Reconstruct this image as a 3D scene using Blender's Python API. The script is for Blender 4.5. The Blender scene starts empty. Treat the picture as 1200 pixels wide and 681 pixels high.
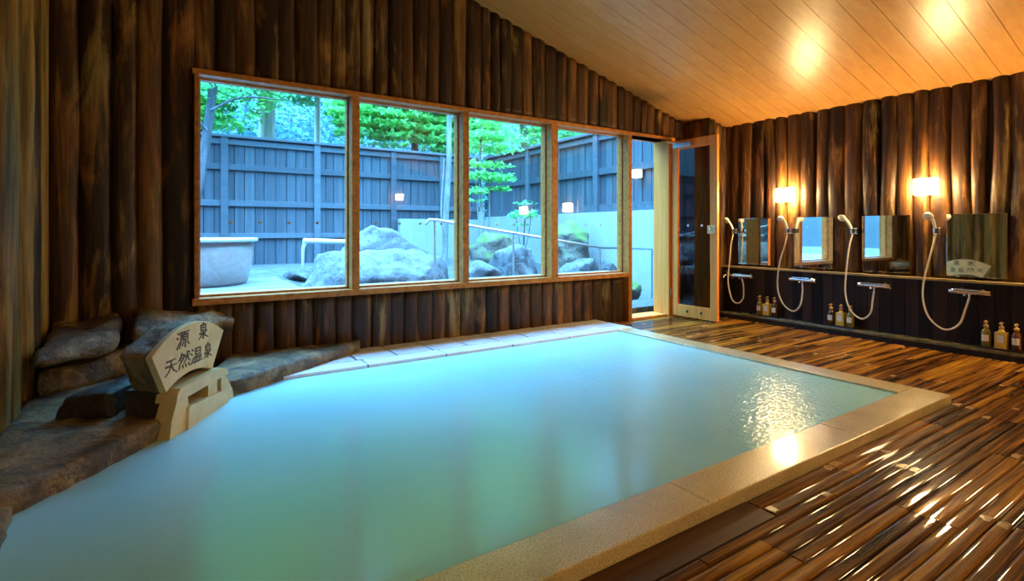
import bpy, bmesh, math, random
from mathutils import Vector, noise, Matrix
random.seed(7)
PI = math.pi
C = bpy.context.scene.collection
scene = bpy.context.scene

# ------------------------------------------------------------------ helpers
def obj_from(name, me, mats=None, parent=None, smooth=False):
    o = bpy.data.objects.new(name, me); C.objects.link(o)
    for m in (mats if isinstance(mats, (list, tuple)) else [mats]):
        if m: me.materials.append(m)
    if smooth:
        me.polygons.foreach_set('use_smooth', [True]*len(me.polygons))
    if parent is not None:
        o.parent = parent
    return o

def tag(o, label, cat, group=None):
    o['label'] = label; o['category'] = cat
    if group: o['group'] = group
    return o

def struct(o):
    o['kind'] = 'structure'; return o

def empty(name, loc=(0, 0, 0), rz=0):
    o = bpy.data.objects.new(name, None); C.objects.link(o)
    o.location = loc; o.rotation_euler = (0, 0, rz); o.empty_display_size = .1
    return o

class MB:
    """collects shapes and links them as one mesh"""
    def __init__(s): s.v = []; s.f = []; s.mi = []; s.tone = []; s.ct = .5; s.cm = 0; s.sm = []
    def _add(s, vs, fs, smooth=False):
        b = len(s.v); s.v += [tuple(v) for v in vs]; s.tone += [s.ct]*len(vs)
        for f in fs:
            s.f.append(tuple(b+i for i in f)); s.mi.append(s.cm); s.sm.append(smooth)
        return b
    def box(s, x0, x1, y0, y1, z0, z1, bev=0):
        if bev:
            bm = bmesh.new(); bmesh.ops.create_cube(bm, size=1)
            for v in bm.verts:
                v.co = Vector(((x0+x1)/2+v.co.x*(x1-x0), (y0+y1)/2+v.co.y*(y1-y0), (z0+z1)/2+v.co.z*(z1-z0)))
            bmesh.ops.bevel(bm, geom=bm.edges[:], offset=bev, segments=2, profile=.6, affect='EDGES')
            return s.bm(bm)
        s._add([(x0,y0,z0),(x1,y0,z0),(x1,y1,z0),(x0,y1,z0),(x0,y0,z1),(x1,y0,z1),(x1,y1,z1),(x0,y1,z1)],
               [(0,3,2,1),(4,5,6,7),(0,1,5,4),(1,2,6,5),(2,3,7,6),(3,0,4,7)])
        return s
    def bm(s, bm, M=None, smooth=False):
        bm.verts.index_update()
        s._add([(M @ v.co) if M else v.co.copy() for v in bm.verts], [[v.index for v in f.verts] for f in bm.faces], smooth)
        bm.free(); return s
    def tube(s, pts, r, n=10, caps=True):
        pts = [Vector(p) for p in pts]
        rs = r if isinstance(r, (list, tuple)) else [r]*len(pts)
        vs = []; fs = []; up = None
        for i, p in enumerate(pts):
            t = (pts[min(i+1, len(pts)-1)]-pts[max(i-1, 0)]).normalized()
            if up is None:
                up = Vector((0,0,1)) if abs(t.z) < .9 else Vector((1,0,0))
            a = t.cross(up)
            if a.length < 1e-4: a = t.orthogonal()
            a.normalize(); b = a.cross(t).normalized(); up = b
            for k in range(n):
                q = 2*PI*k/n; vs.append(p+(a*math.cos(q)+b*math.sin(q))*rs[i])
        for i in range(len(pts)-1):
            for k in range(n):
                k2 = (k+1) % n
                fs.append((i*n+k, i*n+k2, (i+1)*n+k2, (i+1)*n+k))
        s._add(vs, fs, True)
        if caps:
            m = len(vs)
            s._add(vs[:n], [tuple(range(n))]); s._add(vs[m-n:], [tuple(reversed(range(n)))])
        return s
    def lathe(s, prof, origin=(0,0,0), n=20, M=None):
        vs = []; fs = []; o = Vector(origin)
        for (r, z) in prof:
            for k in range(n):
                q = 2*PI*k/n; v = Vector((r*math.cos(q), r*math.sin(q), z))
                vs.append((M @ v if M else v)+o)
        for i in range(len(prof)-1):
            for k in range(n):
                k2 = (k+1) % n
                fs.append((i*n+k, i*n+k2, (i+1)*n+k2, (i+1)*n+k))
        fs.append(tuple(reversed(range(n)))); m = (len(prof)-1)*n
        fs.append(tuple(range(m, m+n)))
        s._add(vs, fs, True); return s
    def prism(s, poly, d):
        """poly: list of 3-D points (planar); extruded by vector d"""
        n = len(poly); p = [Vector(q) for q in poly]; d = Vector(d)
        s._add(p+[q+d for q in p], [tuple(reversed(range(n))), tuple(range(n, 2*n))]+[(i, (i+1) % n, n+(i+1) % n, n+i) for i in range(n)])
        return s
    def build(s, name, mats, parent=None, fix=True):
        me = bpy.data.meshes.new(name); me.from_pydata(s.v, [], s.f); me.update()
        me.polygons.foreach_set('material_index', s.mi)
        me.polygons.foreach_set('use_smooth', s.sm)
        a = me.attributes.new('tone', 'FLOAT', 'POINT'); a.data.foreach_set('value', s.tone)
        if fix and len(s.f) < 30000:
            bm = bmesh.new(); bm.from_mesh(me); bmesh.ops.recalc_face_normals(bm, faces=bm.faces[:]); bm.to_mesh(me); bm.free()
        return obj_from(name, me, mats, parent)

def spline(pts, k=8):
    P = [Vector(p) for p in pts]; P = [P[0]*2-P[1]]+P+[P[-1]*2-P[-2]]; out = []
    for i in range(1, len(P)-2):
        a, b, c, d = P[i-1:i+3]
        for j in range(k):
            t = j/k
            out.append(.5*((2*b)+(c-a)*t+(2*a-5*b+4*c-d)*t*t+(3*b-a-3*c+d)*t**3))
    out.append(P[-2]); return out

# ------------------------------------------------------------------ materials
def srgb(r, g, b):
    f = lambda c: (c/255/12.92) if c/255 <= .04045 else ((c/255+.055)/1.055)**2.4
    return (f(r), f(g), f(b), 1)

class NT:
    def __init__(s, name):
        s.m = bpy.data.materials.new(name); s.m.use_nodes = True
        s.t = s.m.node_tree; s.b = s.t.nodes['Principled BSDF']; s.out = s.t.nodes['Material Output']
    def n(s, typ, **kw):
        nd = s.t.nodes.new(typ)
        for k, v in kw.items():
            if k in nd.inputs: nd.inputs[k].default_value = v
            else: setattr(nd, k, v)
        return nd
    def l(s, a, b): s.t.links.new(a, b)
    def coords(s, scale=(1,1,1), kind='Object'):
        tc = s.n('ShaderNodeTexCoord'); mp = s.n('ShaderNodeMapping'); mp.inputs['Scale'].default_value = scale
        s.l(tc.outputs[kind], mp.inputs['Vector']); return mp.outputs['Vector']
    def noise(s, vec, scale, detail=4, rough=.55, dist=0):
        nd = s.n('ShaderNodeTexNoise'); nd.inputs['Scale'].default_value = scale; nd.inputs['Detail'].default_value = detail
        nd.inputs['Roughness'].default_value = rough; nd.inputs['Distortion'].default_value = dist
        s.l(vec, nd.inputs['Vector']); return nd.outputs['Fac']
    def ramp(s, fac, stops):
        r = s.n('ShaderNodeValToRGB'); e = r.color_ramp.elements
        while len(e) < len(stops): e.new(.5)
        for q, (p, c) in zip(e, stops): q.position = p; q.color = c
        s.l(fac, r.inputs['Fac']); return r.outputs['Color']
    def math(s, op, a, b=None, c=None, clamp=False):
        nd = s.n('ShaderNodeMath', operation=op); nd.use_clamp = clamp
        for i, x in enumerate((a, b, c)):
            if x is None: continue
            if isinstance(x, (int, float)): nd.inputs[i].default_value = x
            else: s.l(x, nd.inputs[i])
        return nd.outputs[0]
    def mix(s, fac, a, b, blend='MIX'):
        nd = s.n('ShaderNodeMix', data_type='RGBA', blend_type=blend)
        if isinstance(fac, (int, float)): nd.inputs[0].default_value = fac
        else: s.l(fac, nd.inputs[0])
        for i, x in ((6, a), (7, b)):
            if isinstance(x, tuple): nd.inputs[i].default_value = x
            else: s.l(x, nd.inputs[i])
        return nd.outputs[2]
    def attr(s, name='tone'):
        nd = s.n('ShaderNodeAttribute'); nd.attribute_name = name; return nd.outputs['Fac']
    def bump(s, h, strength=.3, dist=.01):
        nd = s.n('ShaderNodeBump'); nd.inputs['Strength'].default_value = strength; nd.inputs['Distance'].default_value = dist
        s.l(h, nd.inputs['Height']); s.l(nd.outputs['Normal'], s.b.inputs['Normal']); return nd
    def color(s, c):
        if isinstance(c, tuple): s.b.inputs['Base Color'].default_value = c
        else: s.l(c, s.b.inputs['Base Color'])
    def set(s, **kw):
        for k, v in kw.items(): s.b.inputs[k.replace('_', ' ')].default_value = v
        return s

def simple(name, col, rough=.5, metal=0, nscale=30, var=.12, bump=0, spec=.5):
    t = NT(name); v = t.coords(); f = t.noise(v, nscale)
    dark = tuple(c*(1-var) for c in col[:3])+(1,); light = tuple(min(1, c*(1+var)) for c in col[:3])+(1,)
    t.color(t.ramp(f, [(.3, dark), (.7, light)])); t.set(Roughness=rough, Metallic=metal)
    t.b.inputs['Specular IOR Level'].default_value = spec
    if bump: t.bump(f, bump, .005)
    return t.m

def wood(name, stops, stretch=(14, 14, .9), rough=.45, bump=.25, tone=.35, grain=70, spec=.5, streak=None):
    t = NT(name); v = t.coords(stretch); v2 = t.coords((grain, grain, grain*.05) if stretch[2] < 2 else (grain*.05, grain, grain))
    f = t.noise(v, 1.0, 6, .62, .4); g = t.noise(v2, 1.0, 3, .6)
    a = t.attr()
    x = t.math('ADD', t.math('MULTIPLY', f, 1-tone), t.math('MULTIPLY', a, tone))
    x = t.math('ADD', x, t.math('MULTIPLY', t.math('SUBTRACT', g, .5), .25))
    t.color(t.ramp(x, stops)); t.set(Roughness=rough); t.b.inputs['Specular IOR Level'].default_value = spec
    t.bump(t.math('ADD', f, t.math('MULTIPLY', g, .6)), bump, .012)
    return t.m

def granite(name, a, b, c, rough=.3, scale=120, bump=.2, stain=.5):
    t = NT(name); v = t.coords()
    f = t.noise(v, scale, 3, .7); g = t.noise(v, 5, 5, .6)
    col = t.ramp(f, [(.32, a), (.5, b), (.68, c)])
    col = t.mix(t.math('MULTIPLY', t.ramp_f(g, .42, .65) if hasattr(t, 'ramp_f') else g, stain), col, a)
    t.color(col); t.set(Roughness=rough); t.bump(f, bump, .004)
    return t.m

def rockmat(name, stops, rough=.5, scale=3.5, bump=.6, moss=None, fine=30, crack=.85):
    t = NT(name); v = t.coords()
    f = t.noise(v, scale, 8, .65, .6); g = t.noise(v, fine, 6, .7)
    x = t.math('ADD', t.math('MULTIPLY', f, .7), t.math('MULTIPLY', g, .3))
    col = t.ramp(x, stops)
    vo = t.n('ShaderNodeTexVoronoi', feature='DISTANCE_TO_EDGE'); vo.inputs['Scale'].default_value = scale*.55
    wv = t.n('ShaderNodeVectorMath', operation='ADD'); nz_ = t.n('ShaderNodeTexNoise'); nz_.inputs['Scale'].default_value = scale*1.5; nz_.inputs['Detail'].default_value = 4
    t.l(v, nz_.inputs['Vector']); t.l(v, wv.inputs[0]); t.l(nz_.outputs['Color'], wv.inputs[1]); t.l(wv.outputs[0], vo.inputs['Vector'])
    ck = t.math('SUBTRACT', 1.0, t.math('MULTIPLY', vo.outputs['Distance'], 22.0), clamp=True)
    ck = t.math('MULTIPLY', ck, t.math('MULTIPLY', t.math('SUBTRACT', t.noise(v, scale*.9, 3), .47, clamp=True), 6.0, clamp=True), clamp=True)
    col = t.mix(t.math('MULTIPLY', ck, crack), col, stops[0][1])
    if moss:
        geo = t.n('ShaderNodeNewGeometry'); sx = t.n('ShaderNodeSeparateXYZ'); t.l(geo.outputs['Normal'], sx.inputs[0])
        k = t.math('MULTIPLY', t.math('ADD', sx.outputs['Z'], .1, clamp=True), t.math('MULTIPLY', t.noise(v, 4, 5, .6), 1.9), clamp=True)
        k = t.math('SMOOTH_MIN', k, 1.0, .1)
        col = t.mix(t.math('MULTIPLY', t.math('SUBTRACT', k, .22, clamp=True), 2.2, clamp=True), col, moss)
    t.color(col); t.set(Roughness=rough)
    t.bump(t.math('ADD', f, t.math('MULTIPLY', g, .45)), bump, .045)
    return t.m

M = {}
def log_mat(name, dark):
    t = NT(name); a = t.attr()
    f = t.noise(t.coords((14, 14, 1.1)), 1.0, 7, .66, .6); g = t.noise(t.coords((80, 80, 3.5)), 1.0, 3, .6)
    blot = t.noise(t.coords((6, 6, 1.7)), 1.0, 5, .6, .8); hue = t.noise(t.coords((2.6, 2.6, .8)), 1.0, 3, .5)
    x = t.math('ADD', t.math('MULTIPLY', f, .68), t.math('MULTIPLY', a, .30)); x = t.math('ADD', x, t.math('MULTIPLY', t.math('SUBTRACT', g, .5), .22))
    base = t.ramp(x, dark)
    warm = t.ramp(hue, [(.38, (.22,.062,.014,1)), (.5, (.30,.14,.03,1)), (.62, (.30,.21,.065,1))])
    k = t.math('MULTIPLY', t.math('SUBTRACT', t.math('ADD', blot, t.math('MULTIPLY', t.math('SUBTRACT', f, .5), .9)), .53, clamp=True), 5.0, clamp=True)
    col = t.mix(t.math('MULTIPLY', k, .85), base, warm)
    vo = t.n('ShaderNodeTexVoronoi'); vo.inputs['Scale'].default_value = 1.0; t.l(t.coords((7, 7, 1.7)), vo.inputs['Vector'])
    kn = t.math('SUBTRACT', 1.0, t.math('MULTIPLY', vo.outputs['Distance'], 7.0), clamp=True)
    col = t.mix(t.math('MULTIPLY', kn, .8), col, (.012,.005,.002,1))
    t.color(col); t.set(Roughness=.45); t.b.inputs['Specular IOR Level'].default_value = .28
    t.bump(t.math('ADD', f, t.math('MULTIPLY', g, .6)), .4, .012); return t.m
M['log'] = log_mat('log_varnish', [(.28, (.008,.0035,.0012,1)), (.42, (.030,.012,.004,1)), (.55, (.085,.034,.009,1)), (.70, (.19,.085,.02,1))])
M['loglit'] = log_mat('lamplit_log', [(.30, (.010,.005,.001,1)), (.44, (.05,.025,.004,1)), (.56, (.17,.092,.012,1)), (.70, (.38,.22,.035,1))])  # same logs as above, with the left wall's warm lamplight put into the colour
M['frame'] = wood('frame_wood', [(.3, (.20,.06,.009,1)), (.5, (.45,.155,.022,1)), (.7, (.60,.24,.042,1))], (20, 20, 20), .42, .12, .3, spec=.3)
M['doorwood'] = wood('door_wood', [(.3, (.64,.18,.03,1)), (.5, (.80,.265,.045,1)), (.7, (.88,.34,.07,1))], (18, 18, .8), .4, .1, .2, spec=.3)
M['ceil'] = wood('ceiling_board', [(.3, (.48,.205,.042,1)), (.5, (.54,.247,.055,1)), (.7, (.59,.295,.075,1))], (.8, 18, 18), .33, .05, .12, 60)
M['panel'] = wood('dark_panel', [(.3, (.010,.006,.004,1)), (.5, (.028,.015,.010,1)), (.7, (.05,.026,.014,1))], (22, 22, 1.0), .55, .15, .4, spec=.2)
M['panelwet'] = wood('border_board', [(.3, (.02,.008,.003,1)), (.5, (.07,.03,.010,1)), (.7, (.13,.06,.02,1))], (1, 22, 22), .5, .15, .4, spec=.25)
M['ledge'] = wood('shelf_ledge', [(.3, (.22,.15,.05,1)), (.5, (.36,.26,.10,1)), (.7, (.45,.34,.15,1))], (20, 1, 20), .35, .1, .2)
M['fence'] = wood('fence_wood', [(.25, (.028,.036,.045,1)), (.5, (.058,.072,.086,1)), (.75, (.095,.115,.13,1))], (12, 12, .8), .6, .2, .22, 50)
M['fencerail'] = wood('fence_rail_wood', [(.25, (.035,.045,.055,1)), (.5, (.07,.086,.10,1)), (.75, (.11,.13,.145,1))], (1, 12, 12), .55, .2, .4, 50)
M['deckwood'] = wood('garden_deck_wood', [(.25, (.11,.11,.11,1)), (.5, (.165,.165,.165,1)), (.75, (.22,.22,.215,1))], (1, 12, 12), .45, .2, .4, 50)

def floor_mat():
    t = NT('wet_slat'); v = t.coords((.9, 24, 24)); v2 = t.coords((3, 140, 140))
    f = t.noise(v, 1.6, 6, .6, .5); g = t.noise(v2, 1, 3, .6); a = t.attr()
    x = t.math('ADD', t.math('MULTIPLY', f, .78), t.math('MULTIPLY', a, .22)); x = t.math('ADD', x, t.math('MULTIPLY', t.math('SUBTRACT', g, .5), .2))
    t.color(t.ramp(x, [(.34, (.012,.004,.001,1)), (.45, (.09,.027,.003,1)), (.56, (.27,.11,.010,1)), (.69, (.52,.26,.024,1))]))
    t.set(Roughness=.4); t.b.inputs['Specular IOR Level'].default_value = .03
    t.b.inputs['Coat Weight'].default_value = .75; t.b.inputs['Coat Roughness'].default_value = .045; t.b.inputs['Coat IOR'].default_value = 1.4
    v3 = t.coords((5, 9, 9)); h = t.noise(v3, 1.5, 3, .5); t.bump(h, .07, .012)
    return t.m
M['slat'] = floor_mat()
M['slatpale'] = simple('worn_slat', (.50,.33,.16,1), .25, var=.3, nscale=60, bump=.3)
M['dark'] = simple('dark_gap', (.010,.006,.004,1), .5, var=.3)

def coping_mat():
    t = NT('granite_coping'); v = t.coords()
    f = t.noise(v, 170, 3, .75); g = t.noise(v, 4, 5, .6); h = t.noise(v, 40, 3, .6)
    col = t.ramp(f, [(.34, (.42,.29,.11,1)), (.48, (.72,.56,.28,1)), (.64, (.88,.76,.47,1))])
    col = t.mix(t.math('MULTIPLY', t.math('SUBTRACT', g, .45, clamp=True), 1.6, clamp=True), col, (.30,.20,.08,1))
    t.color(col); rr = t.math('ADD', t.math('MULTIPLY', g, .32), .03); t.l(rr, t.b.inputs['Roughness'])
    t.b.inputs['Coat Weight'].default_value = .55; t.b.inputs['Coat Roughness'].default_value = .10
    t.bump(t.math('ADD', f, h), .22, .004); return t.m
M['coping'] = coping_mat()
M['tile'] = simple('pale_tile', (.84,.86,.88,1), .25, var=.08, nscale=9, bump=.05)
M['grout'] = simple('dark_grout', (.05,.05,.055,1), .6)

def water_mat():
    t = NT('milky_spring_water'); v = t.coords((1, 1, 1))
    f = t.noise(v, 1.3, 3, .5)
    t.color(t.ramp(f, [(.35, (.35,.68,.72,1)), (.65, (.40,.73,.76,1))]))
    t.set(Roughness=.17); t.b.inputs['IOR'].default_value = 1.33
    t.b.inputs['Specular IOR Level'].default_value = .40
    a = t.noise(t.coords((7, 9, 1)), 1.0, 2, .5); b = t.noise(t.coords((30, 46, 1)), 1.0, 2, .5)
    sx = t.n('ShaderNodeSeparateXYZ'); t.l(v, sx.inputs[0])
    k = t.math('MULTIPLY', t.math('SUBTRACT', sx.outputs['X'], 1.7, clamp=True), .9, clamp=True)      # ripples run out from the overflow edge
    b = t.math('MULTIPLY', b, t.math('ADD', t.math('MULTIPLY', k, 1.5), .08))
    t.bump(t.math('ADD', t.math('MULTIPLY', a, .35), b), .2, .02)
    return t.m
M['water'] = water_mat()
M['rockin'] = rockmat('indoor_stone', [(.32, (.016,.010,.005,1)), (.44, (.11,.072,.030,1)), (.54, (.30,.20,.085,1)), (.66, (.54,.38,.17,1))], .3, 5.5, 1.0)
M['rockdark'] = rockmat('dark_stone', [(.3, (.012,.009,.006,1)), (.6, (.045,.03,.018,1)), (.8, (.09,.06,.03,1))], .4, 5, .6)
M['sign'] = rockmat('carved_stone', [(.3, (.48,.34,.12,1)), (.5, (.64,.48,.20,1)), (.7, (.73,.57,.27,1))], .5, 6, .12, fine=70, crack=.0)
M['signrough'] = rockmat('split_stone', [(.32, (.05,.032,.012,1)), (.5, (.20,.13,.05,1)), (.68, (.42,.29,.12,1))], .55, 6, .8)
M['ink'] = simple('carved_ink', (.06,.035,.012,1), .6)
M['rockout'] = rockmat('garden_rock', [(.30, (.012,.014,.016,1)), (.42, (.05,.052,.054,1)), (.52, (.115,.118,.12,1)), (.68, (.24,.24,.24,1))], .7, 2.2, .7)
M['rockgrey'] = rockmat('grey_rock', [(.30, (.010,.012,.013,1)), (.45, (.055,.06,.062,1)), (.57, (.13,.13,.13,1)), (.70, (.24,.235,.225,1))], .7, 3.2, 1.0)
M['rockmoss'] = rockmat('mossy_rock', [(.30, (.02,.015,.010,1)), (.45, (.085,.068,.048,1)), (.57, (.17,.14,.105,1)), (.70, (.27,.24,.19,1))], .75, 3.4, 1.0, moss=(.10,.17,.03,1))
M['gravel'] = rockmat('garden_ground', [(.3, (.022,.026,.026,1)), (.5, (.065,.07,.072,1)), (.7, (.13,.135,.14,1))], .85, 6, .5)
M['whitewall'] = simple('white_render', (.33,.33,.31,1), .7, var=.07, nscale=4, bump=.05)
M['concrete'] = simple('pale_sill_stone', (.42,.42,.42,1), .3, var=.05, nscale=8)
M['steel'] = simple('rail_steel', (.62,.64,.66,1), .32, 1.0, var=.05)
M['chrome'] = simple('chrome', (.80,.80,.80,1), .12, 1.0, var=.03)
M['white'] = simple('white_plastic', (.82,.78,.66,1), .3, var=.04)
M['hose'] = simple('cream_hose', (.72,.64,.46,1), .32, var=.06, nscale=120)
M['black'] = simple('black_plastic', (.012,.012,.014,1), .3, var=.2)
M['bluecap'] = simple('blue_cap', (.03,.10,.28,1), .35)
M['orangedot'] = simple('orange_sticker', (.48,.20,.06,1), .5)
M['whitedot'] = simple('white_sticker', (.75,.72,.66,1), .5)
M['gold'] = simple('brass_plate', (.68,.46,.20,1), .35, .7)
M['label'] = simple('paper_label', (.78,.72,.55,1), .5, var=.08)
M['potglaze'] = rockmat('tub_glaze', [(.3, (.17,.10,.08,1)), (.5, (.29,.20,.17,1)), (.7, (.37,.33,.31,1))], .3, 2.2, .08, crack=0)
M['pipe'] = simple('pale_pipe', (.62,.62,.58,1), .4, var=.12)
M['bark'] = wood('grey_bark', [(.3, (.025,.026,.03,1)), (.5, (.075,.078,.085,1)), (.7, (.15,.15,.155,1))], (14, 14, 2), .8, .6, .2)
M['barkpale'] = wood('pale_bark', [(.3, (.10,.10,.09,1)), (.5, (.24,.23,.20,1)), (.7, (.42,.41,.36,1))], (14, 14, 2.5), .8, .5, .2)
M['barkcedar'] = wood('cedar_bark', [(.3, (.38,.28,.22,1)), (.5, (.62,.50,.42,1)), (.7, (.76,.66,.58,1))], (10, 10, .6), .85, .5, .2)

def bottle_mat(name, c, c2):
    t = NT(name); f = t.noise(t.coords(), 12, 2)
    t.color(t.ramp(f, [(.3, c), (.7, c2)])); t.set(Roughness=.12)
    t.b.inputs['Transmission Weight'].default_value = .12; t.b.inputs['Coat Weight'].default_value = .5
    return t.m
M['bgreen'] = bottle_mat('olive_bottle', (.20,.16,.02,1), (.28,.22,.03,1))
M['byellow'] = bottle_mat('yellow_bottle', (.80,.50,.06,1), (.86,.58,.09,1))
M['bbrown'] = bottle_mat('brown_bottle', (.10,.03,.008,1), (.16,.05,.012,1))
M['pump'] = simple('tan_pump', (.52,.33,.10,1), .35, var=.08)

def leaf_mat(name, a, b, c):
    t = NT(name); tn = t.attr(); col = t.ramp(tn, [(0, a), (.5, b), (1, c)])
    t.color(col); t.set(Roughness=.5)
    tr = t.n('ShaderNodeBsdfTranslucent'); t.l(col, tr.inputs['Color'])
    mx = t.n('ShaderNodeMixShader'); mx.inputs[0].default_value = .45
    t.l(t.b.outputs[0], mx.inputs[1]); t.l(tr.outputs[0], mx.inputs[2]); t.l(mx.outputs[0], t.out.inputs['Surface'])
    return t.m
M['leaf'] = leaf_mat('bright_leaf', (.07,.33,.085,1), (.20,.66,.17,1), (.45,.86,.32,1))
M['leafteal'] = leaf_mat('teal_leaf', (.05,.28,.11,1), (.13,.57,.22,1), (.33,.80,.36,1))
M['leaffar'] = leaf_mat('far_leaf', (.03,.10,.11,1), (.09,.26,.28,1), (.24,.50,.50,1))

def glass_mat(name, tint=(1,1,1,1), base=.045):
    t = NT(name)
    lw = t.n('ShaderNodeLayerWeight'); lw.inputs['Blend'].default_value = .5
    p = t.math('POWER', lw.outputs['Facing'], 5.0)
    fac = t.math('ADD', t.math('MULTIPLY', p, .95-base), base)
    n = t.noise(t.coords(), 2.0); rgb = t.mix(n, tint, tuple(min(1, c*1.0) for c in tint[:3])+(1,))
    tr = t.n('ShaderNodeBsdfTransparent'); t.l(rgb, tr.inputs['Color'])
    gl = t.n('ShaderNodeBsdfGlossy'); gl.inputs['Roughness'].default_value = .01
    mx = t.n('ShaderNodeMixShader'); t.l(fac, mx.inputs[0]); t.l(tr.outputs[0], mx.inputs[1]); t.l(gl.outputs[0], mx.inputs[2])
    t.l(mx.outputs[0], t.out.inputs['Surface']); t.t.nodes.remove(t.b)
    return t.m
M['glass'] = glass_mat('window_glass')
M['doorglass'] = glass_mat('door_glass', (.60,.54,.45,1))

def mirror_mat():
    t = NT('mirror_silver'); f = t.noise(t.coords(), 20)
    t.color(t.ramp(f, [(.3, (.84,.85,.86,1)), (.7, (.88,.89,.90,1))])); t.set(Metallic=1.0, Roughness=.02); return t.m
M['mirror'] = mirror_mat()

SCONCE = 178.0
def lamp_mat(name, col, s):
    t = NT(name); e = t.n('ShaderNodeEmission')
    f = t.noise(t.coords(), 6); c2 = tuple(c*.96 for c in col[:3])+(1,)
    t.l(t.ramp(f, [(.3, c2), (.7, col)]), e.inputs['Color']); e.inputs['Strength'].default_value = s
    t.l(e.outputs[0], t.out.inputs['Surface']); return t.m
M['lampshade'] = lamp_mat('lit_paper_shade', (1, .70, .31, 1), SCONCE)
M['gardenlamp'] = lamp_mat('garden_lamp_glow', (1, .78, .45, 1), 5.0)

# ------------------------------------------------------------------ key dimensions
FLOOR = 0.0; CAMZ = 1.0
XL, XR = -.62, 5.45           # log faces of left and right walls
YW = 4.10                     # log face of window wall
YB = -3.0
ceilz = lambda x: 3.680-.272*x
HEAD, SILL = 2.044, .549
YF, YG = 4.05, 4.172          # frame front, glass plane

# ------------------------------------------------------------------ log walls
def log_run(mb, axis, a0, a1, base, sign, z0, ztop, seed, wmin=.105, wmax=.165, depth=.05, wob=.012, light=.5):
    """half-round vertical logs side by side along `axis`, bulging in direction sign from plane base"""
    rnd = random.Random(seed); a = a0; K = 8
    while a < a1-1e-4:
        w = rnd.uniform(wmin, wmax)
        if a+w > a1 or a1-(a+w) < wmin*.5: w = a1-a
        c = a+w/2; zt = ztop(c) if callable(ztop) else ztop
        n = max(5, int((zt-z0)/.07)); vs = []; fs = []
        mb.ct = rnd.random()*.75+.25*light+.0; sd = rnd.uniform(0, 900); dd = depth*rnd.uniform(.75, 1.25)
        lean = rnd.uniform(-.5, .5)*wob
        for i in range(n+1):
            z = z0+(zt-z0)*i/n
            cc = c+noise.noise(Vector((sd, z*.9, 0)))*wob*1.6+lean*(z-1)
            hw = w/2*(1.04+.10*noise.noise(Vector((sd+40, z*1.4, 3))))
            for k in range(K+1):
                q = PI*k/K
                r = 1+.10*noise.noise(Vector((sd+k*.45, z*2.3, 7)))
                u = cc-math.cos(q)*hw; d = math.sin(q)**.8*dd*r
                vs.append((u, base+sign*d, z) if axis == 'x' else (base+sign*d, u, z))
        m = K+1
        for i in range(n):
            for k in range(K):
                fs.append((i*m+k, i*m+k+1, (i+1)*m+k+1, (i+1)*m+k))
        fs.append(tuple(range(m))); fs.append(tuple(range(n*m, n*m+m)))
        mb._add(vs, fs, True)
        a += w
    mb.ct = .3

WX0, WX1 = .132, 4.205        # window strip extents; doorway to 4.79
DX1 = 4.79
# window wall
mb = MB()
log_run(mb, 'x', XL, WX0+.01, YW+.03, -1, -.02, ceilz, 11, .13, .175, .045)
log_run(mb, 'x', WX0, 4.98, YW+.03, -1, HEAD+.035, ceilz, 12, .10, .155, .028)
log_run(mb, 'x', 4.86, 5.13, YW+.03, -1, -.02, HEAD+.06, 13)
log_run(mb, 'x', 4.98, 5.13, YW+.03, -1, HEAD+.035, ceilz, 15)
log_run(mb, 'x', WX0, WX1-.06, YW+.03, -1, -.02, SILL-.045, 14, .11, .165, .032)
mb.cm = 1
def slab_x(x0, x1, y0, y1, z0, zt):
    mb.prism([(x0, y0, z0), (x1, y0, z0), (x1, y0, zt(x1)), (x0, y0, zt(x0))], (0, y1-y0, 0))
slab_x(XL-.1, WX0+.01, YW+.03, YW+.15, -.05, lambda x: ceilz(x)+.06)
slab_x(WX0+.01, 5.5, YW+.03, YW+.15, HEAD+.03, lambda x: ceilz(x)+.06)
slab_x(WX0+.01, WX1-.05, YW+.03, YW+.15, -.05, lambda x: SILL-.04)
slab_x(4.87, 5.5, YW+.03, YW+.15, -.05, lambda x: HEAD+.03)
struct(mb.build('wall_back', [M['log'], M['dark']]))
# pilaster beside the door
mb = MB()
log_run(mb, 'y', 3.75, 4.10, 5.14, -1, -.02, lambda y: ceilz(5.12), 21, .10, .13, .035)
log_run(mb, 'x', 5.115, 5.46, 3.77, -1, -.02, ceilz, 22, .10, .13, .03)
mb.cm = 1; mb.box(5.14, 5.5, 3.77, 4.12, -.05, 2.25)
struct(mb.build('trim_1', [M['log'], M['dark']]))
# right wall
mb = MB()
log_run(mb, 'y', YB, 3.76, XR+.01, -1, .60, lambda y: ceilz(XR)+.02, 31, .105, .155, .055, .02)
mb.cm = 1; mb.box(XR+.01, XR+.12, YB-.1, 4.2, -.05, 2.25)
struct(mb.build('wall_right', [M['log'], M['dark']]))
mb = MB()
y = YB
rnd = random.Random(5)
while y < 3.76:
    mb.ct = rnd.random(); mb.box(5.372, XR, y, min(y+.096, 3.76), .0, .59, .002); y += .099
struct(mb.build('wall_right_panel', [M['panel']]))
mb = MB()
mb.box(5.335, XR, YB, 3.76, .585, .605, .004)
struct(mb.build('trim_2', [M['ledge']]))
t = NT('curb_stone'); f = t.noise(t.coords(), 14, 5); t.color(t.ramp(f, [(.3, (.085,.08,.03,1)), (.7, (.22,.20,.09,1))])); t.set(Roughness=.2); M['curb'] = t.m
mb = MB(); mb.box(5.25, 5.37, YB, 3.76, .066, .092, .006); mb.cm = 1; mb.box(5.262, 5.37, YB, 3.76, -.02, .066)
struct(mb.build('trim_3', [M['curb'], M['panel']]))
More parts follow.
